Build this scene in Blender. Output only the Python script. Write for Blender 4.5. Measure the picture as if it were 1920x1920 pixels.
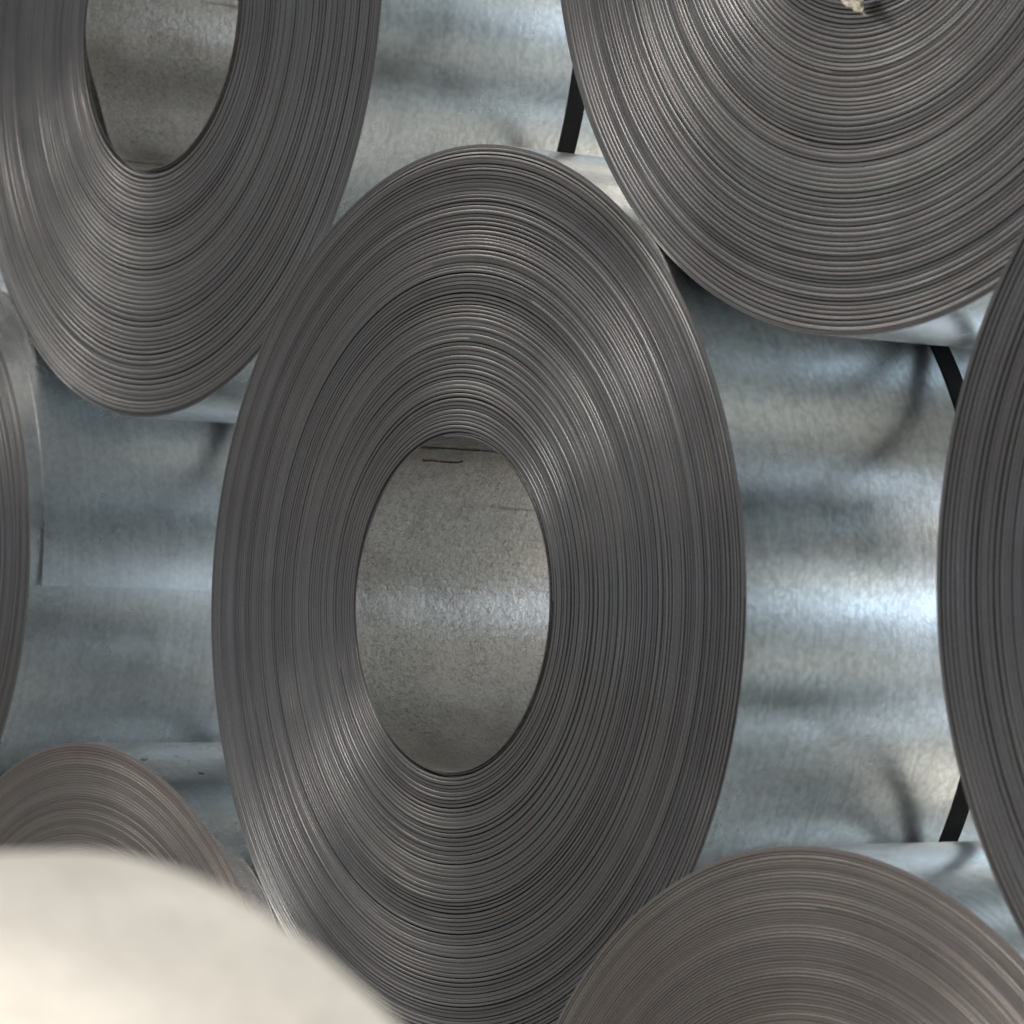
import bpy, math, random
import numpy as np
from mathutils import Matrix, Vector

scene = bpy.context.scene
for o in list(bpy.data.objects):
    bpy.data.objects.remove(o, do_unlink=True)
col = scene.collection
FLOOR = 1.604            # height of the middle coil's axis above the floor
PI = math.pi

# ---------------------------------------------------------------- camera
cam_d = bpy.data.cameras.new('camera')
cam = bpy.data.objects.new('camera', cam_d)
col.objects.link(cam)
fw = Vector((-0.8066450848581684, 0.5891592286580338, 0.04706495895280276))
rt = Vector((0.5901735732798208, 0.8072105948907033, 0.010305770147096481))
up = Vector((0.031919593924208095, -0.03608959383627711, 0.998838666021919))
m = Matrix((rt, up, -fw)).transposed().to_4x4()
m.translation = Vector((4.109706514, -2.891182976, -0.103154289 + FLOOR))
cam.matrix_world = m
cam_d.sensor_width = 36.0
cam_d.lens = 36.0 * 6501.0 / 1920.0
cam_d.clip_start = 0.05
cam_d.clip_end = 200.0
cam_d.dof.use_dof = True
cam_d.dof.focus_distance = 5.0
cam_d.dof.aperture_fstop = 6.2
scene.camera = cam

# ---------------------------------------------------------------- light
world = bpy.data.worlds.new('World')
scene.world = world
world.use_nodes = True
bg = world.node_tree.nodes['Background']
bg.inputs['Color'].default_value = (0.92, 0.96, 1.0, 1)
bg.inputs['Strength'].default_value = 0.33


def area(name, loc, target, sx, sy, power, colour):
    d = bpy.data.lights.new(name, 'AREA')
    d.shape = 'RECTANGLE'
    d.size = sx
    d.size_y = sy
    d.energy = power
    d.color = colour
    o = bpy.data.objects.new(name, d)
    o.location = loc
    o.rotation_euler = (Vector(target) - Vector(loc)).to_track_quat('-Z', 'Y').to_euler()
    col.objects.link(o)
    return o


# long roof lights of the hall, warm
for y, w, p in ((-5.5, 1.6, 520), (0.5, 1.6, 580), (6.0, 1.6, 430)):
    area('roof_light', (0, y, 7.5), (0, y, 0), 28.0, w, p, (1.0, 0.90, 0.76))
# hanging lamps over the aisle
for x, p in ((-6.5, 190), (0.9, 380), (7.5, 120)):
    area('aisle_lamp', (x, -4.2, 6.4), (x, -4.2, 0), 2.6, 1.6, p, (1.0, 0.94, 0.85))
# cool daylight: the window band behind the stack; then added fill lamps
area('window_band', (0, 9.5, 1.45), (0, 0, 1.45), 26.0, 2.0, 1080, (0.66, 0.82, 1.0))
area('warm_back_fill', (0, 9.5, 4.4), (0, 0, 4.4), 26.0, 1.4, 340, (1.0, 0.90, 0.76))  # unseen warm strip, added so the zinc reflects some cream
area('side_fill', (12.0, 3.5, 1.6), (0, 1.5, 1.6), 9.0, 2.8, 380, (0.82, 0.91, 1.0))  # unseen cool source at the side, added to brighten bores and gaps
area('aisle_fill', (-5.5, -9.5, 1.9), (0.6, 0, 1.6), 7.0, 2.6, 50, (0.90, 0.94, 1.0))  # low cool fill added to lift the dark right-hand face and coil sides

scene.view_settings.view_transform = 'Standard'
scene.view_settings.look = 'None'
scene.view_settings.gamma = 1.0
scene.view_settings.exposure = 0.0
scene.render.resolution_x = 1024
scene.render.resolution_y = 1024
scene.cycles.max_bounces = 9
scene.cycles.glossy_bounces = 7
scene.cycles.diffuse_bounces = 3
scene.cycles.sample_clamp_indirect = 4.0


# ---------------------------------------------------------------- materials
def new_mat(name):
    mt = bpy.data.materials.new(name)
    mt.use_nodes = True
    nt = mt.node_tree
    return mt, nt, nt.nodes['Principled BSDF']


def node(nt, kind, **kw):
    n = nt.nodes.new(kind)
    for k, v in kw.items():
        setattr(n, k, v)
    return n


def ramp(nt, fac, stops):
    r = node(nt, 'ShaderNodeValToRGB')
    els = r.color_ramp.elements
    els[0].position, els[0].color = stops[0][0], stops[0][1]
    els[1].position, els[1].color = stops[-1][0], stops[-1][1]
    for p_, c_ in stops[1:-1]:
        e = els.new(p_)
        e.color = c_
    nt.links.new(fac, r.inputs[0])
    return r.outputs[0]


def g(v):
    return (v, v, v, 1)


def math_n(nt, op, a, b=None):
    n = node(nt, 'ShaderNodeMath', operation=op)
    for i, v in enumerate((a, b)):
        if v is None:
            continue
        if isinstance(v, (int, float)):
            n.inputs[i].default_value = v
        else:
            nt.links.new(v, n.inputs[i])
    return n.outputs[0]


def mapping(nt, vec, scale):
    n = node(nt, 'ShaderNodeMapping')
    n.inputs['Scale'].default_value = scale
    nt.links.new(vec, n.inputs['Vector'])
    return n.outputs[0]


def noise(nt, vec, scale, detail=3.0, rough=0.55, dist=0.0):
    n = node(nt, 'ShaderNodeTexNoise')
    n.inputs['Scale'].default_value = scale
    n.inputs['Detail'].default_value = detail
    n.inputs['Roughness'].default_value = rough
    n.inputs['Distortion'].default_value = dist
    nt.links.new(vec, n.inputs['Vector'])
    return n.outputs['Fac']


def mix_col(nt, fac, a, b, mode='MIX'):
    n = node(nt, 'ShaderNodeMix', data_type='RGBA', blend_type=mode)
    if isinstance(fac, (int, float)):
        n.inputs[0].default_value = fac
    else:
        nt.links.new(fac, n.inputs[0])
    for i, v in ((6, a), (7, b)):
        if isinstance(v, tuple):
            n.inputs[i].default_value = v
        else:
            nt.links.new(v, n.inputs[i])
    return n.outputs[2]


def bump(nt, height, strength, dist, normal=None):
    n = node(nt, 'ShaderNodeBump')
    n.inputs['Strength'].default_value = strength
    n.inputs['Distance'].default_value = dist
    nt.links.new(height, n.inputs['Height'])
    if normal is not None:
        nt.links.new(normal, n.inputs['Normal'])
    return n.outputs[0]


def cut_edge_mat(name, base, dark, rough, freq):
    """slit steel edges: each lap has a slightly different tint, faint blotches of oil"""
    mt, nt, b = new_mat(name)
    at = node(nt, 'ShaderNodeAttribute', attribute_name='lap_tint')
    tc = node(nt, 'ShaderNodeTexCoord')
    lap = ramp(nt, at.outputs['Fac'], [
        (0.0, (dark[0], dark[1], dark[2], 1)),
        (0.35, (base[0] * .86, base[1] * .86, base[2] * .88, 1)),
        (0.55, (base[0] * 1.03, base[1] * .98, base[2] * .97, 1)),
        (0.75, (base[0] * .97, base[1] * 1.02, base[2] * .98, 1)),
        (1.0, (base[0] * 1.3, base[1] * 1.29, base[2] * 1.22, 1))])
    blot = noise(nt, tc.outputs['Object'], 5.0, 4, .6)
    c1 = mix_col(nt, ramp(nt, blot, [(0.35, g(0)), (0.75, g(0.55))]), lap, (base[0] * .72, base[1] * .66, base[2] * .64, 1))
    fine = noise(nt, tc.outputs['Object'], 420.0, 2, .6)
    c2 = mix_col(nt, 1.0, c1, ramp(nt, fine, [(0.3, g(0.8)), (0.7, g(1.15))]), 'MULTIPLY')
    nt.links.new(c2, b.inputs['Base Color'])
    b.inputs['Metallic'].default_value = 0.82
    rr = ramp(nt, noise(nt, tc.outputs['Object'], 9.0, 3), [(0.3, g(rough - .06)), (0.7, g(rough + .08))])
    nt.links.new(rr, b.inputs['Roughness'])
    b.inputs['Anisotropic'].default_value = 0.7
    b.inputs['Anisotropic Rotation'].default_value = 0.25
    tg = node(nt, 'ShaderNodeTangent', direction_type='RADIAL', axis='Y')
    nt.links.new(tg.outputs[0], b.inputs['Tangent'])
    nt.links.new(bump(nt, fine, 0.12, 0.0006), b.inputs['Normal'])
    return mt


def sheet_mat(name, base, rough, leather, speck=0.0, dull=0.0, streak=0.5):
    """zinc coated sheet: shallow crackled relief, soft stains, streaks along the rolling direction"""
    mt, nt, b = new_mat(name)
    tc = node(nt, 'ShaderNodeTexCoord')
    ob = tc.outputs['Object']
    # shallow leathery relief
    nz = node(nt, 'ShaderNodeTexNoise')
    nz.inputs['Scale'].default_value = 70.0
    nz.inputs['Detail'].default_value = 2.0
    nt.links.new(ob, nz.inputs['Vector'])
    sc_ = node(nt, 'ShaderNodeVectorMath', operation='SCALE')
    sc_.inputs['Scale'].default_value = 0.022
    nt.links.new(nz.outputs['Color'], sc_.inputs[0])
    wv = node(nt, 'ShaderNodeVectorMath', operation='ADD')
    nt.links.new(ob, wv.inputs[0])
    nt.links.new(sc_.outputs[0], wv.inputs[1])
    vo = node(nt, 'ShaderNodeTexVoronoi', feature='F1')
    vo.inputs['Scale'].default_value = 95.0
    nt.links.new(wv.outputs[0], vo.inputs['Vector'])
    crk = vo.outputs['Distance']
    grain = noise(nt, ob, 300.0, 2, .6)
    wave = noise(nt, ob, 3.0, 1)
    h = math_n(nt, 'ADD', math_n(nt, 'MULTIPLY', crk, -0.5), math_n(nt, 'MULTIPLY', grain, 0.35))
    h = math_n(nt, 'ADD', math_n(nt, 'MULTIPLY', h, leather), math_n(nt, 'MULTIPLY', wave, 2.2))
    nt.links.new(bump(nt, h, 1.0, 0.0009), b.inputs['Normal'])
    # colour
    st = noise(nt, mapping(nt, ob, (2.2, 55.0, 2.2)), 2.0, 4, .6)
    stain = noise(nt, ob, 4.5, 5, .62)
    c = mix_col(nt, ramp(nt, stain, [(0.35, g(0)), (0.72, g(0.8))]),
                (base[0], base[1], base[2], 1), (base[0] * .78, base[1] * .80, base[2] * .80, 1))
    c = mix_col(nt, streak, c, ramp(nt, st, [(0.32, g(0.82)), (0.68, g(1.06))]), 'MULTIPLY')
    c = mix_col(nt, 0.5, c, ramp(nt, crk, [(0.35, g(1.0)), (0.8, g(0.72))]), 'MULTIPLY')
    if dull:
        ve = node(nt, 'ShaderNodeTexVoronoi', feature='DISTANCE_TO_EDGE')
        ve.inputs['Scale'].default_value = 135.0
        nt.links.new(wv.outputs[0], ve.inputs['Vector'])
        pm = ramp(nt, noise(nt, ob, 11.0, 3), [(0.40, g(0.08)), (0.62, g(0.55))])
        c = mix_col(nt, pm, c, ramp(nt, ve.outputs['Distance'], [(0.015, g(0.30)), (0.07, g(1.0))]), 'MULTIPLY')
        ax = noise(nt, mapping(nt, ob, (1.0, 0.05, 1.0)), 75.0, 2, .6)
        c = mix_col(nt, 0.6, c, ramp(nt, ax, [(0.27, g(0.35)), (0.34, g(1.0))]), 'MULTIPLY')
        fl = noise(nt, mapping(nt, ob, (1, 1, 1)), 170.0, 4, .75, 1.5)
        c = mix_col(nt, dull, c, ramp(nt, fl, [(0.36, g(0.10)), (0.47, g(0.9)), (0.8, g(1.12))]), 'MULTIPLY')
        oil = noise(nt, ob, 8.0, 4, .65)
        c = mix_col(nt, ramp(nt, oil, [(0.5, g(0)), (0.75, g(0.4))]), c, (0.30, 0.265, 0.23, 1))
    if speck:
        v2 = node(nt, 'ShaderNodeTexVoronoi')
        v2.inputs['Scale'].default_value = 30.0
        nt.links.new(ob, v2.inputs['Vector'])
        n2 = noise(nt, ob, 8.0, 2)
        lim = math_n(nt, 'MULTIPLY', ramp(nt, n2, [(0.40, g(0)), (0.5, g(1))]), speck)
        dot = math_n(nt, 'LESS_THAN', v2.outputs['Distance'], lim)
        c = mix_col(nt, dot, c, (0.02, 0.018, 0.015, 1))
    nt.links.new(c, b.inputs['Base Color'])
    b.inputs['Metallic'].default_value = 1.0
    r_ = ramp(nt, noise(nt, ob, 6.0, 4), [(0.3, g(rough - .05)), (0.7, g(rough + .07))])
    nt.links.new(r_, b.inputs['Roughness'])
    return mt


M_EDGE = cut_edge_mat('cut_edge_grey', (0.134, 0.137, 0.144), (0.080, 0.080, 0.085), 0.38, 1)
M_EDGE_B = cut_edge_mat('cut_edge_brown', (0.205, 0.197, 0.193), (0.182, 0.173, 0.169), 0.42, 1)
M_SHEET = sheet_mat('zinc_sheet', (0.78, 0.80, 0.805), 0.225, 0.15)
M_SHEET_S = sheet_mat('zinc_sheet_specked', (0.76, 0.77, 0.775), 0.26, 0.15, speck=0.16)
M_SHEET_P = sheet_mat('zinc_sheet_smooth', (0.82, 0.865, 0.89), 0.27, 0.08, streak=0.55)
M_SHEET_W = sheet_mat('zinc_sheet_warm', (0.70, 0.685, 0.662), 0.42, 0.06, streak=0.2)
M_BORE = sheet_mat('bore_sheet', (0.84, 0.825, 0.80), 0.30, 0.6, dull=0.55, streak=0.25)

M_STRAP, nt, b = new_mat('black_strap')
tc = node(nt, 'ShaderNodeTexCoord')
nt.links.new(ramp(nt, noise(nt, tc.outputs['Object'], 25.0, 5), [(0.3, (0.004, 0.0036, 0.0036, 1)), (0.75, (0.012, 0.010, 0.009, 1))]), b.inputs['Base Color'])
b.inputs['Roughness'].default_value = 0.42
b.inputs['Specular IOR Level'].default_value = 0.12

M_RUST, nt, b = new_mat('rust')
tc = node(nt, 'ShaderNodeTexCoord')
nt.links.new(ramp(nt, noise(nt, tc.outputs['Object'], 120.0, 3), [(0.3, (0.045, 0.018, 0.010, 1)), (0.7, (0.16, 0.060, 0.028, 1))]), b.inputs['Base Color'])
b.inputs['Roughness'].default_value = 0.85

M_PLASTIC, nt, b = new_mat('clear_film')
tc = node(nt, 'ShaderNodeTexCoord')
nt.links.new(ramp(nt, noise(nt, tc.outputs['Object'], 60.0, 3), [(0.3, (0.55, 0.50, 0.42, 1)), (0.7, (0.80, 0.77, 0.68, 1))]), b.inputs['Base Color'])
b.inputs['Roughness'].default_value = 0.22
b.inputs['Transmission Weight'].default_value = 0.45
b.inputs['IOR'].default_value = 1.3

M_FLOOR, nt, b = new_mat('concrete')
tc = node(nt, 'ShaderNodeTexCoord')
nt.links.new(ramp(nt, noise(nt, tc.outputs['Object'], 1.6, 7, .65), [(0.3, (0.20, 0.19, 0.175, 1)), (0.7, (0.34, 0.325, 0.30, 1))]), b.inputs['Base Color'])
b.inputs['Roughness'].default_value = 0.7
nt.links.new(bump(nt, noise(nt, tc.outputs['Object'], 80.0, 5), 0.3, 0.003), b.inputs['Normal'])


# ---------------------------------------------------------------- mesh helpers
def mesh_obj(name, verts, faces, mat, parent=None, smooth=True, attr=None, sharp_deg=None):
    me = bpy.data.meshes.new(name)
    verts = np.asarray(verts, np.float32)
    faces = np.asarray(faces, np.int32)
    n = faces.shape[1]
    me.vertices.add(len(verts))
    me.vertices.foreach_set('co', verts.ravel())
    me.loops.add(faces.size)
    me.loops.foreach_set('vertex_index', faces.ravel())
    me.polygons.add(len(faces))
    me.polygons.foreach_set('loop_start', np.arange(0, faces.size, n, dtype=np.int32))
    me.polygons.foreach_set('use_smooth', np.full(len(faces), smooth))
    me.update(calc_edges=True)
    me.validate()
    if attr is not None:
        a = me.attributes.new('lap_tint', 'FLOAT', 'POINT')
        a.data.foreach_set('value', np.asarray(attr, np.float32))
    if sharp_deg is not None:
        me.set_sharp_from_angle(angle=math.radians(sharp_deg))
    me.materials.append(mat)
    o = bpy.data.objects.new(name, me)
    col.objects.link(o)
    if parent is not None:
        o.parent = parent
    return o


def grid_faces(rows, cols, wrap=False, base=0):
    """quads between consecutive rows of cols vertices"""
    r = np.arange(rows - 1)[:, None]
    c = np.arange(cols if wrap else cols - 1)[None, :]
    c2 = (c + 1) % cols
    a = base + r * cols + c
    b_ = base + r * cols + c2
    return np.stack([a, b_, b_ + cols, a + cols], -1).reshape(-1, 4)


def winding(parent, R, rb, L, seed, mat, pitch, relief, groove, seg=200, start=0.0):
    """one long sheet wound up: a real spiral whose laps stand proud or shy of each other"""
    rng = np.random.default_rng(seed)
    n = int(round((R - rb) / pitch))
    th = rng.uniform(.72, 1.28, n + 1)
    edges = np.concatenate([[0], np.cumsum(th)])
    edges = rb + (R - rb) * edges / edges[n]                        # lap k: edges[k]..edges[k+1]
    # front position: slow telescoping, steps of several laps, single laps
    slow = np.convolve(rng.normal(0, 1, n + 40), np.ones(14) / 14, 'same')[20:20 + n] * 1.6
    steps = np.repeat(rng.normal(0, 1, n), rng.integers(2, 7, n))[:n] * .28
    single = rng.normal(0, .55, n) * (rng.random(n) < .8)
    off = (slow * .25 + steps + single) * relief
    off = np.append(off, off[-1])
    gap = np.where(rng.random(n + 1) < .34, rng.uniform(.0, .04, n + 1), rng.uniform(.08, .22, n + 1)) * groove
    # a dozen deeper open joints
    for k in rng.integers(0, n, 6):
        gap[k] = .32 * groove
    bev = rng.uniform(.12, .26, n + 1)
    skew = rng.normal(0, .12, n + 1)
    amp = rng.normal(0, .5, n + 1) * relief
    ph = rng.uniform(0, 2 * PI, n + 1)
    tint = np.clip(rng.normal(.5, .17, n + 1), 0, 1)
    u = np.arange(n * seg + 1) / seg
    u = np.minimum(u, n - 1e-6)
    k = np.floor(u).astype(int)
    f = u - k
    fs = f * f * (3 - 2 * f)
    k1 = np.minimum(k + 1, n)

    def li(a, w=f):
        return a[k] * (1 - w) + a[k1] * w
    r0 = li(edges[:n + 1]) - (edges[1] - edges[0]) * 0.0
    r1 = np.where(k1 + 1 < len(edges), edges[np.minimum(k + 1, n)] * (1 - f) + edges[np.minimum(k1 + 1, n)] * f, R)
    # keep the outside lap inside R
    r1 = np.minimum(r1, R)
    r0 = np.minimum(r0, r1 - 0.0006)
    ang = start + 2 * PI * u
    z = li(off, fs) + li(amp, fs) * np.sin(ang + ph[0]) * .6
    w = r1 - r0
    gp = li(gap, fs) * w
    bv = li(bev, fs)
    sk = li(skew, fs) * relief * .5
    bd = .0010 * li(rng.uniform(.6, 1.4, n + 1), fs)
    deep = np.full_like(z, .014)
    a0 = r0
    a5 = r1 - gp
    ww = a5 - a0
    prof = [(a0, deep), (a0, z + bd), (a0 + ww * bv, z - sk), (a5 - ww * bv * .8, z + sk), (a5, z + bd * .9 + sk), (a5, deep)]
    m_ = len(prof)
    V = np.empty((len(u), m_, 3), np.float32)
    ca, sa = np.cos(ang), np.sin(ang)
    for i, (rr, yy) in enumerate(prof):
        V[:, i, 0] = rr * ca
        V[:, i, 1] = yy
        V[:, i, 2] = rr * sa
    F = grid_faces(len(u), m_)
    T = np.repeat(li(tint, fs), m_)
    # solid body behind the visible edges: back of the joints, rear end of the coil
    na = 96
    aa = np.arange(na) * 2 * PI / na
    rings = [(rb + .001, .0125), (R - .001, .0125), (R - .001, L - .002), (rb + .001, L - .002), (rb + .001, .0125)]
    B = np.array([[(rr * math.cos(t), yy, rr * math.sin(t)) for t in aa] for rr, yy in rings], np.float32).reshape(-1, 3)
    F2 = grid_faces(len(rings), na, True, len(V) * m_)
    verts = np.concatenate([V.reshape(-1, 3), B])
    o = mesh_obj('winding', verts, np.concatenate([F, F2]), mat, parent,
                 attr=np.concatenate([T, np.full(len(B), .2)]), sharp_deg=50)
    o['kind'] = 'stuff'
    return o


def strip(name, path, y0, y1, thick, mat, parent, ny=2, closed=False, rim=None):
    """bent sheet: path = list of (angle, inner radius); y0, y1 = numbers or lists along the path"""
    n = len(path)
    y0 = np.broadcast_to(np.asarray(y0, float), (n,))
    y1 = np.broadcast_to(np.asarray(y1, float), (n,))
    a = np.array([p_[0] for p_ in path])
    r = np.array([p_[1] for p_ in path])
    loop = []
    for j in range(ny):
        t = j / (ny - 1)
        loop.append((r + thick, y0 * (1 - t) + y1 * t))
    for j in range(ny):
        t = 1 - j / (ny - 1)
        loop.append((r, y0 * (1 - t) + y1 * t))
    V = np.stack([np.stack([rr * np.cos(a), yy, rr * np.sin(a)], -1) for rr, yy in loop], 1)
    c = len(loop)
    F = grid_faces(n, c, True)
    if closed:
        i = np.arange(c)
        i2 = (i + 1) % c
        F = np.concatenate([F, np.stack([(n - 1) * c + i, (n - 1) * c + i2, i2, i], -1)])
    else:
        caps = []
        for j in range(ny - 1):
            for b0, flip in ((0, False), ((n - 1) * c, True)):
                q = [b0 + j, b0 + j + 1, b0 + c - 2 - j, b0 + c - 1 - j]
                caps.append(q[::-1] if flip else q)
        F = np.concatenate([F, np.array(caps)])
    o = mesh_obj(name, V.reshape(-1, 3), F, mat, parent, sharp_deg=40)
    if rim is not None:
        o.data.materials.append(rim)
        a_ = o.data.attributes.new('lap_tint', 'FLOAT', 'POINT')
        a_.data.foreach_set('value', np.full(len(V.reshape(-1, 3)), .45, np.float32))
        for p_ in o.data.polygons:
            if abs(p_.normal.y) > .7:
                p_.material_index = 1
    return o


def ring(r, n=160):
    return [(2 * PI * i / n, r) for i in range(n)]


def steel_coil(x, z, R, y, rb, L, label, seed, edge, sheet, strap_y=None, pitch=.0058, relief=.0022, groove=1.0,
               tail=None, lead=None, start=0.0, seg=200, strap_w=.034):
    root = bpy.data.objects.new('steel_coil', None)
    root.empty_display_size = .2
    col.objects.link(root)
    root.location = (x, y, z + FLOOR)
    root['label'] = label
    root['category'] = 'steel coil'
    root['group'] = 'coils of zinc coated steel sheet'
    T = .004
    winding(root, R - T, rb + .003, L, seed, edge, pitch, relief, groove, seg, start)
    # outside lap
    if tail is None:
        rng = random.Random(seed)
        p1 = rng.uniform(0, 6)
        pth = ring(R - T)
        y0 = [.0015 + .0012 * math.sin(a + p1) + .0006 * math.sin(3 * a + p1) for a, _ in pth]
        strip('outer_wrap', pth, y0, L, T, sheet, root, closed=True, rim=edge)
    else:
        # full lap just under the surface, then the last sheet that ends at the angle 'tail'
        ring_r = R - T
        strip('outer_wrap', ring(ring_r - .0005), .0005, L, T - .003, sheet, root, closed=True, rim=edge)
        n = 180
        pth = [(tail + 2 * PI * .985 * i / n, ring_r + .0008 + .0065 * max(0, 1 - i / n / .06) ** 2 - .0052 * max(0, (i / n - .5) * 2) ** 2) for i in range(n + 1)]
        y0 = [.019 + .020 * min(1, i / n * 9) - .036 * max(0, min(1, i / n * 3 - 1)) for i in range(n + 1)]
        strip('tail_sheet', pth, y0, L, T - .0008, sheet, root, rim=edge)
    # inside lap, its free end sprung off the bore
    if lead is None:
        strip('inner_wrap', ring(rb), -.001, L, .003, M_BORE, root, closed=True, rim=edge)
    else:
        a0, sgn, span, sink = lead
        strip('inner_wrap', ring(rb + .0012), .003, L, .0016, M_BORE, root, closed=True, rim=edge)
        n = 170
        pth = []
        for i in range(n + 1):
            t = i / n
            a = a0 + sgn * t * 2 * PI * .955
            d = t * 2 * PI * .955
            if d < span:
                r = (rb - .002) * (1 - sink * math.sin(PI * d / span) ** 2)
            else:
                r = rb - .002
            pth.append((a, r))
        if sgn < 0:
            pth = pth[::-1]
        strip('lead_sheet', pth, -.001, L, .0022, M_BORE, root, rim=edge)
    if strap_y is not None:
        strip('strap', ring(R + .0002), strap_y, strap_y + strap_w, .0012, M_STRAP, root, closed=True)
    return root


# ---------------------------------------------------------------- floor
V = [(-14, -12, 0), (14, -12, 0), (14, 14, 0), (-14, 14, 0)]
fl = mesh_obj('floor', V, [(0, 1, 2, 3)], M_FLOOR, None, smooth=False)
fl['kind'] = 'structure'

# ---------------------------------------------------------------- coils
rad = math.radians
mid = steel_coil(0, 0, .665, 0, .245, 1.02,
                 'dark grey steel coil with a rust streak inside its open bore', 11, M_EDGE, M_SHEET, .424,
                 lead=(rad(110), 1, rad(70), .022), relief=.0009)
steel_coil(-.900, .992, .671, .026, .254, 1.02,
           'grey steel coil whose loose inner sheet leaves a black gap in the bore', 23, M_EDGE, M_SHEET, .372,
           lead=(rad(-116), -1, rad(72), .095), relief=.0011, pitch=.0080)
tr = steel_coil(.888, .992, .666, .012, .236, 1.02,
                'large grey steel coil with a scrap of clear film stuck to its face', 39, M_EDGE, M_SHEET, .42,
                relief=.0010, pitch=.0060)
steel_coil(1.756, .011, .644, -.083, .244, 1.02,
           'grey steel coil with soft lap lines below the film-marked coil', 41, M_EDGE, M_SHEET, .45,
           relief=.0017, pitch=.0078)
steel_coil(-1.798, .102, .600, -.039, .244, 1.02,
           'smaller dark steel coil whose outer sheet ends in a seam along its side', 53, M_EDGE, M_SHEET_P, .47,
           tail=rad(-5.6), relief=.0010, pitch=.0062)
steel_coil(-1.002, -.913, .690, -.042, .244, 1.02,
           'brownish fine-lined steel coil on the floor with black specks on its top', 67, M_EDGE_B, M_SHEET_S, .55,
           relief=.0004, pitch=.0042, groove=.4)
steel_coil(.899, -.956, .648, -.086, .244, 1.02,
           'brownish fine-lined steel coil on the floor with a clean pale top', 71, M_EDGE_B, M_SHEET, .50,
           relief=.0004, pitch=.0042, groove=.4)
steel_coil(2.350, -1.604 + .6985, .6985, -1.9 - 1.02, .254, 1.02,
           'pale smooth-sided steel coil lying alone on the floor in front of the stack', 83, M_EDGE, M_SHEET_W, None)

# rust streak inside the bore of the middle coil (a part of that coil)
rng = random.Random(5)
n = 26
vs, fs = [], []
a_r = rad(118.0)
RR = .2410
for i in range(n + 1):
    t = i / n
    yy = .028 + .072 * t
    aw = (.0018 + .0032 * rng.random()) * (1 if 0 < i < n else .2) * (1.6 if t > .93 else 1)
    ac = a_r - .004 * math.sin(t * 7) - (.012 * (t - .9) / .1 if t > .9 else 0)
    for da in (-aw, aw):
        a = ac + da
        vs.append(((RR) * math.cos(a), yy, RR * math.sin(a)))
        vs.append(((RR + .0015) * math.cos(a), yy, (RR + .0015) * math.sin(a)))
for i in range(n):
    b0 = i * 4
    fs += [(b0, b0 + 2, b0 + 6, b0 + 4), (b0, b0 + 4, b0 + 5, b0 + 1), (b0 + 2, b0 + 3, b0 + 7, b0 + 6)]
rs = mesh_obj('rust_streak', vs, fs, M_RUST, mid)
rs['label'] = 'thin brown rust streak along the bore'

# scrap of clear film on the face of the coil above
rng = random.Random(9)
root = (0.888, .012 - .006, .992 + FLOOR)
N = 9
pts = np.zeros((N, N, 3))
for i in range(N):
    for j in range(N):
        s, t = i / (N - 1), j / (N - 1)
        wdt = .040 * (1 - .86 * t) + .004
        pts[i, j] = ((s - .5) * wdt + .022 * t - .022, -.005 - .007 * rng.random() - .006 * math.sin(s * 5 + t * 4), -.236 - .026 * t - .004 * rng.random())
V1 = pts.reshape(-1, 3)
V2 = V1 + np.array([0, .0006, 0])
F1 = grid_faces(N, N)
F2 = grid_faces(N, N, base=N * N)[:, ::-1]
film = mesh_obj('film_scrap', np.concatenate([V1, V2]), np.concatenate([F1, F2]), M_PLASTIC, None, smooth=False)
film.location = root
film['label'] = 'crumpled scrap of clear plastic film on the coil face'
film['category'] = 'plastic film'
